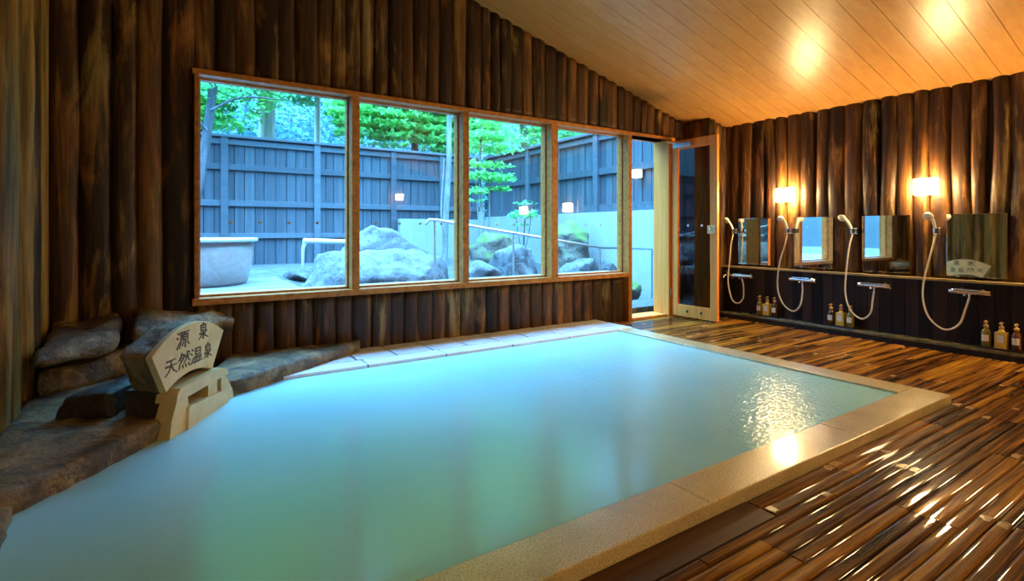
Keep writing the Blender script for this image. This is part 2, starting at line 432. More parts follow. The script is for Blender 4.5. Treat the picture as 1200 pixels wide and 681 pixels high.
# left and rear walls
mb = MB()
log_run(mb, 'y', YB, 4.13, XL-.03, 1, -.02, lambda y: ceilz(XL), 41, .12, .2, .06, .016, 1.0)  # tones raised too, for the lamplight painted into these logs
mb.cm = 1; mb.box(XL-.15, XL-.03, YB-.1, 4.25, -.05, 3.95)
struct(mb.build('wall_left', [M['loglit'], M['dark']]))
mb = MB()
log_run(mb, 'x', XL, XR, YB-.03, 1, -.02, ceilz, 51, .14, .2, .05)
mb.cm = 1; slab_x(XL-.1, XR+.12, YB-.13, YB-.03, -.05, lambda x: ceilz(x)+.06)
struct(mb.build('wall_front', [M['log'], M['dark']]))

# ------------------------------------------------------------------ ceiling of boards running down the slope
mb = MB(); y = YB-.1; rnd = random.Random(61)
th = math.atan(.272); nx, nz = -math.sin(th)*1, -math.cos(th)
while y < YW+.06:
    w = .17; mb.ct = rnd.random(); g = .0018
    y1 = min(y+w, YW+.06); e = .006
    P = lambda x, dz, yy: (x, yy, ceilz(x)+dz)
    x0, x1 = XL-.1, XR+.1
    for dz, ya, yb in ((0, y+g, y1-g),):
        mb._add([P(x0,0,ya), P(x1,0,ya), P(x1,0,yb), P(x0,0,yb), P(x0,.02,ya), P(x1,.02,ya), P(x1,.02,yb), P(x0,.02,yb)],
                [(0,1,2,3),(4,7,6,5),(0,4,5,1),(1,5,6,2),(2,6,7,3),(3,7,4,0)])
    y = y1
mb.cm = 1
mb._add([P(x0,.012,YB-.1), P(x1,.012,YB-.1), P(x1,.012,YW+.06), P(x0,.012,YW+.06), P(x0,.1,YB-.1), P(x1,.1,YB-.1), P(x1,.1,YW+.06), P(x0,.1,YW+.06)],
        [(0,1,2,3),(4,7,6,5),(0,4,5,1),(1,5,6,2),(2,6,7,3),(3,7,4,0)])
M['seam'] = simple('ceiling_seam', (.28,.12,.03,1), .6)
struct(mb.build('ceiling', [M['ceil'], M['seam']]))

# ------------------------------------------------------------------ floor of half-round slats running along X
PX0, PX1, PY0, PY1 = -.46, 3.545, 1.315, 3.587      # water edges
CX1, CY0 = 3.735, 1.129                             # outer coping edges
mb = MB(); rnd = random.Random(71); PITCH = .047; FZ = .022
def slat(x0, x1, yc, w):
    mb.ct = rnd.random(); n = max(2, int((x1-x0)/.14)); K = 6; vs = []; fs = []; sd = rnd.uniform(0, 500)
    hz = rnd.uniform(-.0018, .001)*(1 if yc < 1.1 else .25)+FZ; ph = rnd.uniform(.0004, .0011) if yc < 1.1 else rnd.uniform(.0003, .0007)
    for i in range(n+1):
        x = x0+(x1-x0)*i/n; wv = noise.noise(Vector((sd, x*2.2, 0)))*.0028
        for k in range(K+1):
            s_ = (-1,-.86,-.5,0,.5,.86,1)[k]
            vs.append((x, yc+wv+s_*w/2, hz-ph*s_*s_*1.15-((.008 if yc < 1.1 else .004) if k in (0, K) else 0)+noise.noise(Vector((sd+9, x*3, k)))*.0012))
    m = K+1
    for i in range(n):
        for k in range(K): fs.append((i*m+k, (i+1)*m+k, (i+1)*m+k+1, i*m+k+1))
    mb._add(vs, fs, True)
    fs2 = [tuple(range(m)), tuple(n*m+j for j in reversed(range(m)))]
    mb._add(vs, [], True); b = len(mb.v)-len(vs)
    for f in fs2: mb.f.append(tuple(b+i for i in f)); mb.mi.append(0); mb.sm.append(False)
    if rnd.random() < .42:
        xe = x0 if rnd.random() < .5 else x1-.05
        L = rnd.uniform(.03, .065); off = rnd.uniform(.1, .5)*(x1-x0)*(rnd.random() < .3); xe = min(xe+off, x1-L)
        mb.cm = 1; vs = []
        for i in range(3):
            x = xe+L*i/2
            for k in range(4):
                s_ = -.62+1.24*k/3+(.12*(1 if i == 1 else -1)); s_ = max(-.8, min(.8, s_)); wv = noise.noise(Vector((sd, x*2.2, 0)))*.0028
                vs.append((x+rnd.uniform(-.006, .006), yc+wv+s_*w/2, hz-ph*s_*s_*1.15+.0022))
        mb._add(vs, [(i*4+k, (i+1)*4+k, (i+1)*4+k+1, i*4+k+1) for i in range(2) for k in range(3)], True)
        mb.cm = 0
def rows(xa, xb, ya, yb, PITCH=PITCH):
    y = ya; joints = None; left = 0
    while y+PITCH <= yb+.001:
        if left <= 0:
            left = rnd.choice((2, 3, 4, 4)); joints = []; x = xa-rnd.uniform(.1, 1.1)
            while x < xb: x += rnd.uniform(.75, 1.6); joints.append(x)
        left -= 1; w = PITCH*rnd.uniform(.90, .95); x = xa
        for j in joints:
            j2 = min(j, xb)
            if j2-x > .06: slat(x+.002, j2-.002, y+PITCH/2, w); x = j2
            if j >= xb: break
        y += PITCH
rows(XL+.02, 5.26, -1.2, 1.045)
rows(CX1+.005, 5.26, -1.2+PITCH*int((1.045+1.2)/PITCH+1e-6), YW+.05)
G0 = -1.2+PITCH*int((1.045+1.2)/PITCH+1e-6)
rows(1.75, CX1, G0, CY0-.003, (CY0-.003-G0)/2)
mb.cm = 3; mb.ct = .55; mb.box(XL, 1.747, G0+.003, CY0-.002, -.03, FZ-.003, .003); mb.cm = 0      # flat border board along the coping
mb.ct = .4
y = YB
while y < -1.21:
    mb.ct = rnd.random(); mb.box(XL, 5.26, y, y+.112, -.03, FZ-.004); y += .118
mb.cm = 2; mb.box(XL-.1, XR+.1, YB-.1, YW+.2, -.12, -.026); mb.box(XL, 5.27, YB, CY0-.004, -.03, FZ-.022); mb.box(CX1+.003, 5.27, CY0-.004, YW+.06, -.03, FZ-.016)
struct(mb.build('floor', [M['slat'], M['slatpale'], M['dark'], M['panelwet']], fix=False))

# ------------------------------------------------------------------ pool: coping, tile ledge, water
CT, WT = .065, .052
def blocks(mb, x0, x1, y0, y1, z0, z1, n, axis):
    for i in range(n):
        mb.ct = random.random()
        if axis == 'x': mb.box(x0+(x1-x0)*i/n+.001, x0+(x1-x0)*(i+1)/n-.001, y0, y1, z0, z1, .006)
        else: mb.box(x0, x1, y0+(y1-y0)*i/n+.001, y0+(y1-y0)*(i+1)/n-.001, z0, z1, .006)
mb = MB(); blocks(mb, XL, CX1, CY0, PY0, -.025, CT, 4, 'x'); struct(mb.build('trim_4', [M['coping']]))
mb = MB(); blocks(mb, PX1, CX1, PY0+.001, PY1+.02, -.025, CT, 3, 'y'); struct(mb.build('trim_5', [M['coping']]))
mb = MB()
mb.cm = 1; mb.box(.5, CX1, PY1+.01, YW+.02, -.025, .066); mb.cm = 0
x = .55
while x < CX1-.01:
    x1 = min(x+.60, CX1); mb.box(x+.006, x1-.006, PY1, PY1+.155, -.02, .0735, .003); x = x1
x = .52
while x < CX1-.01:
    x1 = min(x+.30, CX1)
    for yy in (PY1+.16, PY1+.16+.185): mb.box(x+.008, x1-.008, yy+.008, yy+.177, .06, .0735, .003)
    x = x1
struct(mb.build('trim_6', [M['tile'], M['grout']]))
mb = MB(); n1, n2 = 60, 36
mb.box(PX0-.1, PX1+.002, PY0-.002, PY1+.004, -.024, WT)
mb.box(PX0-.1, .6, PY1, YW, -.024, WT)
struct(mb.build('water', [M['water']]))

# ------------------------------------------------------------------ rocks
def remeshed(bm, voxel, name, mat, disp=.03, freq=3.0, seed=0, parent=None, fine=.3, loc=None):
    me = bpy.data.meshes.new('tmp'); bm.to_mesh(me); bm.free()
    o = bpy.data.objects.new('tmp', me); C.objects.link(o)
    md = o.modifiers.new('r', 'REMESH'); md.mode = 'VOXEL'; md.voxel_size = voxel
    dg = bpy.context.evaluated_depsgraph_get(); dg.update()
    me2 = bpy.data.meshes.new_from_object(o.evaluated_get(dg))
    C.objects.unlink(o); bpy.data.objects.remove(o); bpy.data.meshes.remove(me)
    b2 = bmesh.new(); b2.from_mesh(me2)
    bmesh.ops.smooth_vert(b2, verts=b2.verts[:], factor=.5, use_axis_x=True, use_axis_y=True, use_axis_z=True)
    b2.normal_update(); S = Vector((seed*3.1, seed*1.7, seed*.9))
    new = []
    for v in b2.verts:
        p = v.co*freq+S
        d = noise.fractal(p, 1.0, 2.1, 5)*disp + noise.fractal(p*4.3, 1.0, 2.1, 3)*disp*fine
        cell = noise.voronoi(p*1.15)[0]; d += (cell[1]-cell[0])*disp*.9-disp*.35
        new.append(v.co+v.normal*d)
    for v, c in zip(b2.verts, new): v.co = c
    if loc is not None:
        bmesh.ops.translate(b2, verts=b2.verts[:], vec=-Vector(loc))
    b2.to_mesh(me2); b2.free()
    me2.materials.clear(); me2.name = name
    o = obj_from(name, me2, mat, parent, smooth=True)
    if loc is not None: o.location = loc
    return o

def boulder(name, c, r, mat, seed, disp=.06, voxel=.05, flat=.0, npts=26, cut=None):
    rnd = random.Random(seed); bm = bmesh.new()
    for i in range(npts):
        v = Vector((rnd.gauss(0,1), rnd.gauss(0,1), rnd.gauss(0,1))).normalized()
        v = Vector((math.copysign(abs(v.x)**.8, v.x), math.copysign(abs(v.y)**.8, v.y), math.copysign(abs(v.z)**(.8-flat), v.z)))*rnd.uniform(.9, 1.08)
        bm.verts.new((c[0]+v.x*r[0], c[1]+v.y*r[1], c[2]+v.z*r[2]))
    res = bmesh.ops.convex_hull(bm, input=bm.verts[:])
    bmesh.ops.delete(bm, geom=[g for g in res['geom_interior'] if isinstance(g, bmesh.types.BMVert)], context='VERTS')
    return remeshed(bm, voxel, name, mat, disp, 1.6/max(r)**.5, seed, loc=(c[0], c[1], c[2]-r[2]))

def hull(name, pts, mat, seed, disp=.02, voxel=.022, freq=5, loc=None):
    bm = bmesh.new()
    for p in pts: bm.verts.new(p)
    bmesh.ops.convex_hull(bm, input=bm.verts[:])
    bmesh.ops.recalc_face_normals(bm, faces=bm.faces[:])
    return remeshed(bm, voxel, name, mat, disp, freq, seed, loc=loc)
def slabpts(top, z0, dz=0, inset=.0):
    """top: (x,y,z) outline; adds the same outline at z0"""
    cx = sum(p[0] for p in top)/len(top); cy = sum(p[1] for p in top)/len(top)
    return list(top)+[(p[0]+(cx-p[0])*inset, p[1]+(cy-p[1])*inset, z0) for p in top]

# low ledge of stone along the diagonal edge of the water
tag(hull('stone_slab', slabpts([(1.24,4.06,.155),(1.20,3.97,.15),(.80,3.74,.15),(.36,3.43,.15),(.20,3.36,.145),(.10,3.5,.15),(.35,4.06,.155)], .0), M['rockin'], 3, .014),
    'flat wet stone slab between the carved stone sign and the white tiles', 'stone slab', 'flat stones around the pool corner')
tag(hull('stone_slab', slabpts([(.02,3.0,.145),(-.05,2.835,.145),(-.44,2.36,.14),(-.60,2.2,.14),(-.61,3.2,.16),(-.60,4.05,.17),(.2,4.05,.16),(.06,3.3,.15)], .0), M['rockin'], 5, .016),
    'long brown stone slab at the water edge left of the carved sign', 'stone slab', 'flat stones around the pool corner')
tag(hull('stone_slab', slabpts([(-.44,2.37,.10),(-.40,1.9,.10),(-.43,1.34,.10),(-.62,1.34,.12),(-.62,2.4,.12)], .0), M['rockin'], 6, .014),
    'narrow stone kerb under the left log wall, at the bottom left water edge', 'stone slab', 'flat stones around the pool corner')
# upper tier
tag(hull('stone_block', slabpts([(-.57,3.46,.30),(-.22,3.80,.29),(.16,4.02,.29),(.1,4.06,.30),(-.57,4.06,.30)], .155), M['rockin'], 8, .02),
    'rough stone course lying in shade under the two raised stones', 'stone block', 'raised stones in the pool corner')
tag(hull('stone_block', slabpts([(-.57,3.36,.38),(-.42,3.47,.395),(-.25,3.70,.41),(-.27,4.06,.50),(-.57,4.06,.47)], .33), M['rockin'], 9, .022),
    'raised stone at the foot of the left log wall, nearest the corner', 'stone block', 'raised stones in the pool corner')
tag(hull('stone_block', slabpts([(-.19,3.74,.42),(.10,3.88,.42),(.36,4.0,.40),(.30,4.06,.46),(-.18,4.06,.53)], .33), M['rockin'], 10, .022),
    'raised stone behind the carved sign, against the window wall', 'stone block', 'raised stones in the pool corner')

# ------------------------------------------------------------------ carved stone sign
SD = Vector((.49, .872, 0)).normalized(); SN = Vector((SD.y, -SD.x, 0)); SO = Vector((0, 2.9, 0))
def sp(s, z, out=0): return SO+SD*s+SN*out+Vector((0, 0, z))
sign = empty('stone_sign', sp(.22, 0, -.1))
tag(sign, 'fan shaped stone sign with dark carved characters on a stone spout at the water', 'stone sign')
Minv = Matrix.Translation(-Vector(sign.location))
def local(o):      # mesh was written in world space: shift it under the sign's Empty
    o.data.transform(Minv); return o
# fan
fc, top = .185, []
outl = []
for i in range(17):
    s = -.324+.648*i/16; outl.append((fc+s, 1-.555+.098*(1-(s/.324)**2)))
low = []
for i in range(13):
    s = .206-.412*i/12; low.append((fc-.01+s, 1-.742+.045*(1-(s/.206)**2)))
prof = outl+low
bm = bmesh.new()
def extrude_profile(bm, prof, o0, o1, shrink=1.0):
    cs = sum(p[0] for p in prof)/len(prof); cz = sum(p[1] for p in prof)/len(prof)
    a = [bm.verts.new(sp(s, z, o0)) for s, z in prof]
    b = [bm.verts.new(sp(cs+(s-cs)*shrink, cz+(z-cz)*shrink, o1)) for s, z in prof]
    n = len(prof); bm.faces.new(a); bm.faces.new(list(reversed(b)))
    for i in range(n): bm.faces.new((a[i], b[i], b[(i+1) % n], a[(i+1) % n]))
    bmesh.ops.recalc_face_normals(bm, faces=bm.faces[:])
extrude_profile(bm, prof, -.012, -.16, .93)
local(remeshed(bm, .012, 'fan_body', M['signrough'], .012, 9, 21, sign))
mb = MB(); bm = bmesh.new(); extrude_profile(bm, prof, .0, -.03, 1.0)
bmesh.ops.bevel(bm, geom=[e for e in bm.edges if abs((e.verts[0].co-e.verts[1].co).dot(SN)) < .001 and e.calc_length() < .2], offset=.004, segments=1, affect='EDGES')
mb.bm(bm); local(mb.build('fan_face', [M['sign']], sign))
# base with a spout opening
mb = MB()
def sbox(s0, s1, z0, z1, o0, o1): mb.prism([sp(s0, z0, o0), sp(s1, z0, o0), sp(s1, z1, o0), sp(s0, z1, o0)], SN*(o1-o0))
def spoly(pts, o0, o1): mb.prism([sp(s, z, o0) for s, z in pts], SN*(o1-o0))
spoly([(-.07,.0),(.085,.0),(.10,.13),(.085,.215),(.0,.215),(-.045,.13)], -.045, .03)
local(mb.build('foot_stone', [M['sign']], sign)); mb = MB()
spoly([(.43,.0),(.58,.0),(.55,.10),(.50,.165),(.455,.215),(.42,.215),(.42,.10)], -.045, .03)  # right foot
local(mb.build('foot_stone', [M['sign']], sign))
mb = MB(); spoly([(-.015,.205),(.49,.205),(.475,.235),(.40,.262),(.15,.262),(.02,.262),(-.005,.24)], -.06, .035)
local(mb.build('lintel_stone', [M['sign']], sign))
mb = MB(); spoly([(.06,.0),(.47,.0),(.45,.128),(.42,.132),(.09,.158),(.075,.15)], -.09, .045); local(mb.build('sill_stone', [M['sign']], sign))
mb = MB(); sbox(.285, .378, .12, .215, -.09, .028); local(mb.build('spout_block', [M['sign']], sign))
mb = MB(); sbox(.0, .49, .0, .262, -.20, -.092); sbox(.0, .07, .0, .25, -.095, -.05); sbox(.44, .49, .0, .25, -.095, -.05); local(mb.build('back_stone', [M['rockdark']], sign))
# characters, brushed strokes on the fan face
W3 = [[(10,93),(20,83)], [(3,67),(14,59)], [(4,6),(12,20),(21,38)]]
CH = {
 'izumi': [[(53,99),(43,88)], [(28,86),(28,52)], [(28,86),(72,86),(72,52)], [(28,70),(72,70)], [(28,54),(72,54)], [(50,50),(50,5),(41,11)], [(16,38),(41,38),(30,22),(12,7)], [(80,47),(58,34)], [(53,37),(66,20),(92,5)]],
 'minamoto': W3+[[(28,90),(97,90)], [(35,90),(32,42),(21,5)], [(64,88),(57,78)], [(46,76),(46,46)], [(46,76),(84,76),(84,46)], [(46,62),(84,62)], [(46,48),(84,48)], [(65,45),(65,6),(57,12)], [(50,34),(41,15)], [(80,34),(93,15)]],
 'ten': [[(16,84),(84,84)], [(7,55),(93,55)], [(50,84),(46,55),(32,24),(5,3)], [(50,53),(66,24),(96,3)]],
 'nen': [[(28,97),(20,76),(3,55)], [(22,84),(48,84),(38,58),(7,29)], [(20,72),(31,65)], [(13,62),(26,53)], [(52,72),(97,72)], [(74,97),(70,70),(60,48),(45,33)], [(74,69),(84,47),(99,33)], [(84,93),(93,84)], [(11,23),(4,4)], [(34,23),(39,5)], [(58,23),(65,5)], [(82,23),(95,3)]],
 'on': W3+[[(40,92),(40,53)], [(40,92),(84,92),(84,53)], [(40,73),(84,73)], [(40,55),(84,55)], [(34,40),(34,10)], [(34,40),(90,40),(90,10)], [(52,40),(52,10)], [(72,40),(72,10)], [(24,8),(99,8)]],
}
def glyph(key, cs, cz, w, h):
    mb = MB()
    for st in CH[key]:
        P = [Vector((cs+(x-50)/100*w, cz+(y-50)/100*h)) for x, y in st]
        for i in range(len(P)-1):
            a, b = P[i], P[i+1]; d = (b-a)
            if d.length < 1e-6: continue
            n = Vector((-d.y, d.x)).normalized(); e = d.normalized()*w*.02
            w0 = w*(.046 if i == 0 else .036); w1 = w*(.022 if i == len(P)-2 else .036)
            q = [a-e+n*w0, a-e-n*w0, b+e-n*w1, b+e+n*w1]
            mb.prism([sp(p.x, p.y, .0) for p in q], SN*.0022)
    local(mb.build('character', [M['ink']], sign))
glyph('minamoto', .105, .475, .115, .085); glyph('izumi', .29, .482, .11, .085)
glyph('ten', .005, .37, .105, .08); glyph('nen', .115, .373, .105, .08); glyph('on', .225, .372, .105, .08); glyph('izumi', .335, .37, .10, .08)
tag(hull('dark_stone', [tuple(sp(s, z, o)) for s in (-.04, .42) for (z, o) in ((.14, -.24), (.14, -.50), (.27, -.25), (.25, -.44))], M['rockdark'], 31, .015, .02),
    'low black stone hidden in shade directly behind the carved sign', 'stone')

# ------------------------------------------------------------------ windows and door frame
PX = [(.132, .158), (1.171, 1.232), (2.137, 2.195), (3.107, 3.185), (4.152, 4.205)]     # post fronts in X
for i in range(4):
    a, b = PX[i][1], PX[i+1][0]
    w = empty('window_%d' % (i+1), ((a+b)/2, YG, SILL)); struct(w)
    loc = Matrix.Translation(-Vector(w.location))
    mb = MB(); s = .012
    mb.box(a, b, YG-.03, YG+.03, HEAD-.012, HEAD); mb.box(a, b, YG-.03, YG+.03, SILL, SILL+.014)
    mb.box(a, a+s, YG-.03, YG+.03, SILL+.014, HEAD-.012); mb.box(b-s, b, YG-.03, YG+.03, SILL+.014, HEAD-.012)
    o = mb.build('sash', [M['frame']], w); o.data.transform(loc)
    mb = MB(); mb.box(a+.006, b-.006, YG-.003, YG+.003, SILL+.006, HEAD-.006)
    o = mb.build('pane', [M['glass']], w); o.data.transform(loc)
    dots = {0: [.353,.543,.739,.94], 1: [1.40,1.60,1.785,1.98], 2: [2.55,2.74,2.93], 3: [3.478,3.64,3.85]}[i]
    for x in dots:
        mb = MB(); mb.lathe([(.011, 0), (.011, .0015)], (0,0,0), 12, Matrix.Rotation(PI/2, 4, 'X'))
        o = mb.build('sticker', [M['orangedot'] if i < 2 else M['whitedot']], w)
        o.location = (x-w.location.x, -.004, 1.062-SILL)
mb = MB(); rnd = random.Random(3)
for a, b in PX:
    mb.ct = rnd.random(); mb.box(a, b, YF, YG+.06, SILL-.005 if b < 4.1 else 0.0, HEAD+.002, .003)
struct(mb.build('trim_7', [M['frame']]))
mb = MB(); mb.box(PX[0][0]-.012, 4.90, YF-.008, YG+.06, HEAD, HEAD+.036, .004); struct(mb.build('trim_8', [M['frame']]))
mb = MB(); mb.box(PX[0][0]-.012, PX[4][0], YF-.012, YG-.03, SILL-.045, SILL, .004); struct(mb.build('trim_9', [M['frame']]))
mb = MB(); mb.box(DX1, 4.875, YF-.005, 4.27, .0, HEAD, .003); mb.box(4.205, DX1, YF, 4.27, HEAD-.0, HEAD+.002)
mb.box(4.205, DX1, YF+.02, 4.3, -.02, .045, .004)
struct(mb.build('trim_10', [M['doorwood']]))
mb = MB(); mb.box(PX[0][0], PX[4][1], YG+.03, YG+.30, SILL-.10, SILL-.004, .006); struct(mb.build('window_sill', [M['concrete']]))

# door leaf, standing open at a right angle to the window wall
door = empty('door_1', (4.83, 4.04, .04)); struct(door)
DL, DH, DT = .60, 1.985, .036      # runs along -Y from the hinge
def dbox(mb, y0, y1, z0, z1, x0=0, x1=DT, bev=.003): mb.box(x0, x1, -y1, -y0, z0, z1, bev)
mb = MB(); dbox(mb, 0, .085, 0, DH); dbox(mb, DL-.085, DL, 0, DH); dbox(mb, .085, DL-.085, DH-.10, DH); dbox(mb, .085, DL-.085, 0, .13)
mb.build('leaf_frame', [M['doorwood']], door)
mb = MB(); dbox(mb, .08, DL-.08, .125, DH-.095, .015, .021, 0); mb.build('pane', [M['doorglass']], door)
mb = MB(); dbox(mb, DL-.115, DL-.02, .93, 1.02, -.008, .0, .002); mb.build('lock_plate', [M['gold']], door)
mb = MB(); mb.tube([(-.008,-DL+.065,.99),(-.03,-DL+.065,.99),(-.03,-DL+.065,.955)], .006, 8); mb.build('handle', [M['chrome']], door)
for yy in (.22, .40):
    mb = MB(); mb.lathe([(.013,0),(.013,.002)], (0,0,0), 12, Matrix.Rotation(-PI/2, 4, 'Y')); o = mb.build('sticker', [M['whitedot']], door); o.location = (.014, -yy, 1.02)
    mb = MB(); mb.lathe([(.014,0),(.014,.004),(.009,.006)], (0,0,0), 12, Matrix.Rotation(-PI/2, 4, 'Y')); o = mb.build('bottom_bolt', [M['black']], door); o.location = (0, -yy, .065)
mb = MB(); mb.box(-.05, -.001, -.30, -.06, DH-.085, DH-.03, .005); mb.build('closer', [M['steel']], door)
mb = MB(); mb.tube([(-.025,-.10,DH-.03),(-.10,.02,DH-.012),(-.16,.0,DH-.0)], .007, 8); mb.build('closer_arm', [M['steel']], door)
for z in (.2, 1.75):
    mb = MB(); mb.tube([(-.008,.004,z),(-.008,.004,z+.1)], .008, 8); mb.build('hinge', [M['steel']], door)

# ------------------------------------------------------------------ sconces
def sconce(y, label, z=1.375, wall='right', x=None):
    r = empty('wall_lamp', (XR-.055, y, z) if wall == 'right' else (x, YB+.03, z), 0 if wall == 'right' else -PI/2)
    tag(r, label, 'wall lamp', 'square paper wall lamps')
    mb = MB(); mb.box(-.085, -.012, -.078, .078, -.068, .068, .006); mb.build('lamp_shade', [M['lampshade']], r)
    mb = MB(); mb.box(-.012, .012, -.07, .07, -.06, .06, .002); mb.build('back_plate', [M['frame']], r)
    return r
sconce(3.00, 'lit square wall lamp on the log wall above the second shower, nearer the door')
sconce(1.79, 'lit square wall lamp on the log wall above the fourth shower, farther from the door')
sconce(.54, 'lit square wall lamp further along the log wall past the last mirror in view')
sconce(-1.7, 'lit square wall lamp further along the shower wall behind the camera')
for y_, lb_ in ((-1.1, 'lit square wall lamp on the left log wall behind the camera'),):
    r = sconce(y_, lb_, 1.75); r.location.x = XL+.055; r.rotation_euler.z = PI
sconce(0, 'lit square wall lamp on the rear log wall facing the windows', 1.77, 'front', 4.32)

# ------------------------------------------------------------------ mirrors
MS = 5.39
mdesc = ['square frameless mirror on the log wall nearest the open door', 'frameless mirror second from the open door, between the first two showers heads',
         'frameless mirror third from the open door, left of the fourth shower', 'frameless mirror farthest from the door, reflecting the stone sign']
mdesc[1] = 'frameless mirror second from the open door, right of the second shower'
mdesc[2] = 'frameless mirror third from the open door, right of the third shower'
for i in range(4):
    y1 = 3.563-.633*i; y0 = y1-.378
    r = empty('wall_mirror', (MS, (y0+y1)/2, .63)); tag(r, mdesc[i], 'mirror', 'mirrors over the shower ledge')
    w = (y1-y0)/2
    mb = MB(); mb.box(0, .005, -w, w, 0, .51, .0015); mb.build('mirror_glass', [M['mirror']], r)
    mb = MB(); mb.box(.005, .03, -w+.01, w-.01, .01, .50); mb.build('backing_board', [M['panel']], r)
    for yy in (-w*.6, w*.6):
        mb = MB(); mb.box(-.004, .012, yy-.012, yy+.012, -.006, .010, .001); mb.build('clip', [M['chrome']], r)

# ------------------------------------------------------------------ showers
def shower(yb, yf, zf, tilt, label, loop, first=False):
    """yb: bracket Y, yf: faucet Y; built about (5.35, yb, 0)"""
    r = empty('shower', (5.36, yb, 0)); tag(r, label, 'shower', 'hand showers along the log wall')
    zb = 1.0; d = yf-yb
    # bracket
    mb = MB(); mb.box(-.005, .05, -.02, .02, zb-.03, zb+.03, .004); mb.tube([(0,0,zb),(-.05,0,zb+.004)], .011, 10); mb.tube([(-.058,0,zb-.02),(-.058,0,zb+.022)], [.017,.019], 12)
    mb.build('holder_bracket', [M['chrome']], r)
    # head
    dx, dy = tilt
    hp = spline([(-.058,0,zb-.03),(-.060,dy*.15,zb+.03),(-.072+dx*.3,dy*.5,zb+.085),(-.085+dx,dy,zb+.13)], 5)
    mb = MB(); mb.tube(hp, [.010+.004*(i/len(hp)) for i in range(len(hp))], 10)
    e = Vector(hp[-1]); n = Vector((-.75, dy*4, -.62)).normalized(); R = n.to_track_quat('Z', 'Y').to_matrix().to_4x4()
    mb.lathe([(.008,-.026),(.022,-.020),(.034,-.006),(.037,.006),(.034,.013),(.030,.014)], e+n*.012, 16, R)
    hd = mb.build('shower_head', [M['white']], r)
    mb = MB(); mb.lathe([(.028,0),(.028,.002)], e+n*.0262, 16, R); mb.build('spray_plate', [M['hose']], hd)
    # hose
    pts = [(-.058,0,zb-.035)]+[(-.075-.02*math.sin(PI*i/(len(loop)-1)), y-yb, z) for i, (y, z) in enumerate(loop)]+[(-.055, d, zf-.035)]
    mb = MB(); mb.tube(spline(pts, 7), .0075, 8); mb.build('hose', [M['hose']], r)
    # mixer tap
    mb = MB(); mb.tube([(-.055,d+.115,zf),(-.055,d-.095,zf)], .019, 14); mb.box(-.075, -.032, d-.07, d+.10, zf+.012, zf+.024, .004)
    tap = mb.build('mixer_tap', [M['chrome']], r)
    for s in (.07, -.06):
        mb = MB(); mb.tube([(.012,d+s,zf-.002),(-.05,d+s,zf-.002)], .014, 10); mb.lathe([(.028,0),(.026,.008),(.016,.012)], (.012,d+s,zf-.002), 14, Matrix.Rotation(-PI/2, 4, 'Y')); mb.build('wall_flange', [M['chrome']], tap)
    mb = MB(); mb.tube([(-.055,d-.095,zf),(-.055,d-.128,zf-.002)], [.021,.018], 12); mb.tube([(-.055,d-.118,zf),(-.085,d-.135,zf-.012)], .006, 8); mb.build('knob', [M['chrome']], tap)
    mb = MB(); mb.tube([(-.055,d+.112,zf),(-.055,d+.13,zf)], [.0205,.017], 12); mb.build('knob', [M['chrome']], tap)
    mb = MB(); mb.tube([(-.055,d,zf-.012),(-.055,d,zf-.045)], [.012,.010], 10); mb.tube([(-.055,d+.03,zf-.012),(-.058,d+.03,zf-.034)], .011, 10); mb.build('hose_outlet', [M['chrome']], tap)
    return r
shower(3.57, 3.46, .50, (-.01, .05), 'hand shower with cream hose nearest the open door, beside the first mirror', [(3.585,.85),(3.60,.62),(3.61,.42),(3.56,.24),(3.49,.20),(3.43,.26),(3.43,.38)])
shower(2.95, 2.80, .51, (-.06, .012), 'hand shower second from the door, hanging under the wall lamp', [(2.97,.85),(3.02,.66),(3.035,.42),(2.98,.26),(2.88,.19),(2.81,.25),(2.79,.38)])
shower(2.34, 2.16, .51, (-.01, .065), 'hand shower with white head third from the door, between the second and third mirrors', [(2.36,.85),(2.38,.62),(2.385,.42),(2.34,.27),(2.25,.20),(2.18,.26),(2.165,.38)])
shower(1.71, 1.49, .515, (-.06, .015), 'hand shower farthest from the door with a large hose loop, left of the last mirror', [(1.73,.84),(1.775,.62),(1.785,.44),(1.74,.28),(1.64,.20),(1.55,.25),(1.51,.38)])
r = empty('wall_tap', (5.372, 3.665, .50)); tag(r, 'small chrome water tap with a blue cap beside the first shower', 'tap')
mb = MB(); mb.lathe([(.022,0),(.020,.008)], (0,0,0), 12, Matrix.Rotation(-PI/2, 4, 'Y')); mb.tube([(0,0,0),(-.05,0,0),(-.085,.01,-.004),(-.095,.012,-.04)], [.012,.012,.011,.010], 10); mb.build('tap_body', [M['chrome']], r)
mb = MB(); mb.tube([(-.045,0,.01),(-.045,0,.04)], .008, 8); mb.tube([(-.045,-.025,.044),(-.045,.025,.044)], .007, 8); mb.build('tap_handle', [M['chrome']], r)
mb = MB(); mb.lathe([(.016,0),(.018,.012),(.012,.026)], (-.03,-.055,-.04), 12); mb.tube([(0,-.055,-.028),(-.03,-.055,-.028)], .01, 8); mb.build('blue_cap', [M['bluecap']], r)

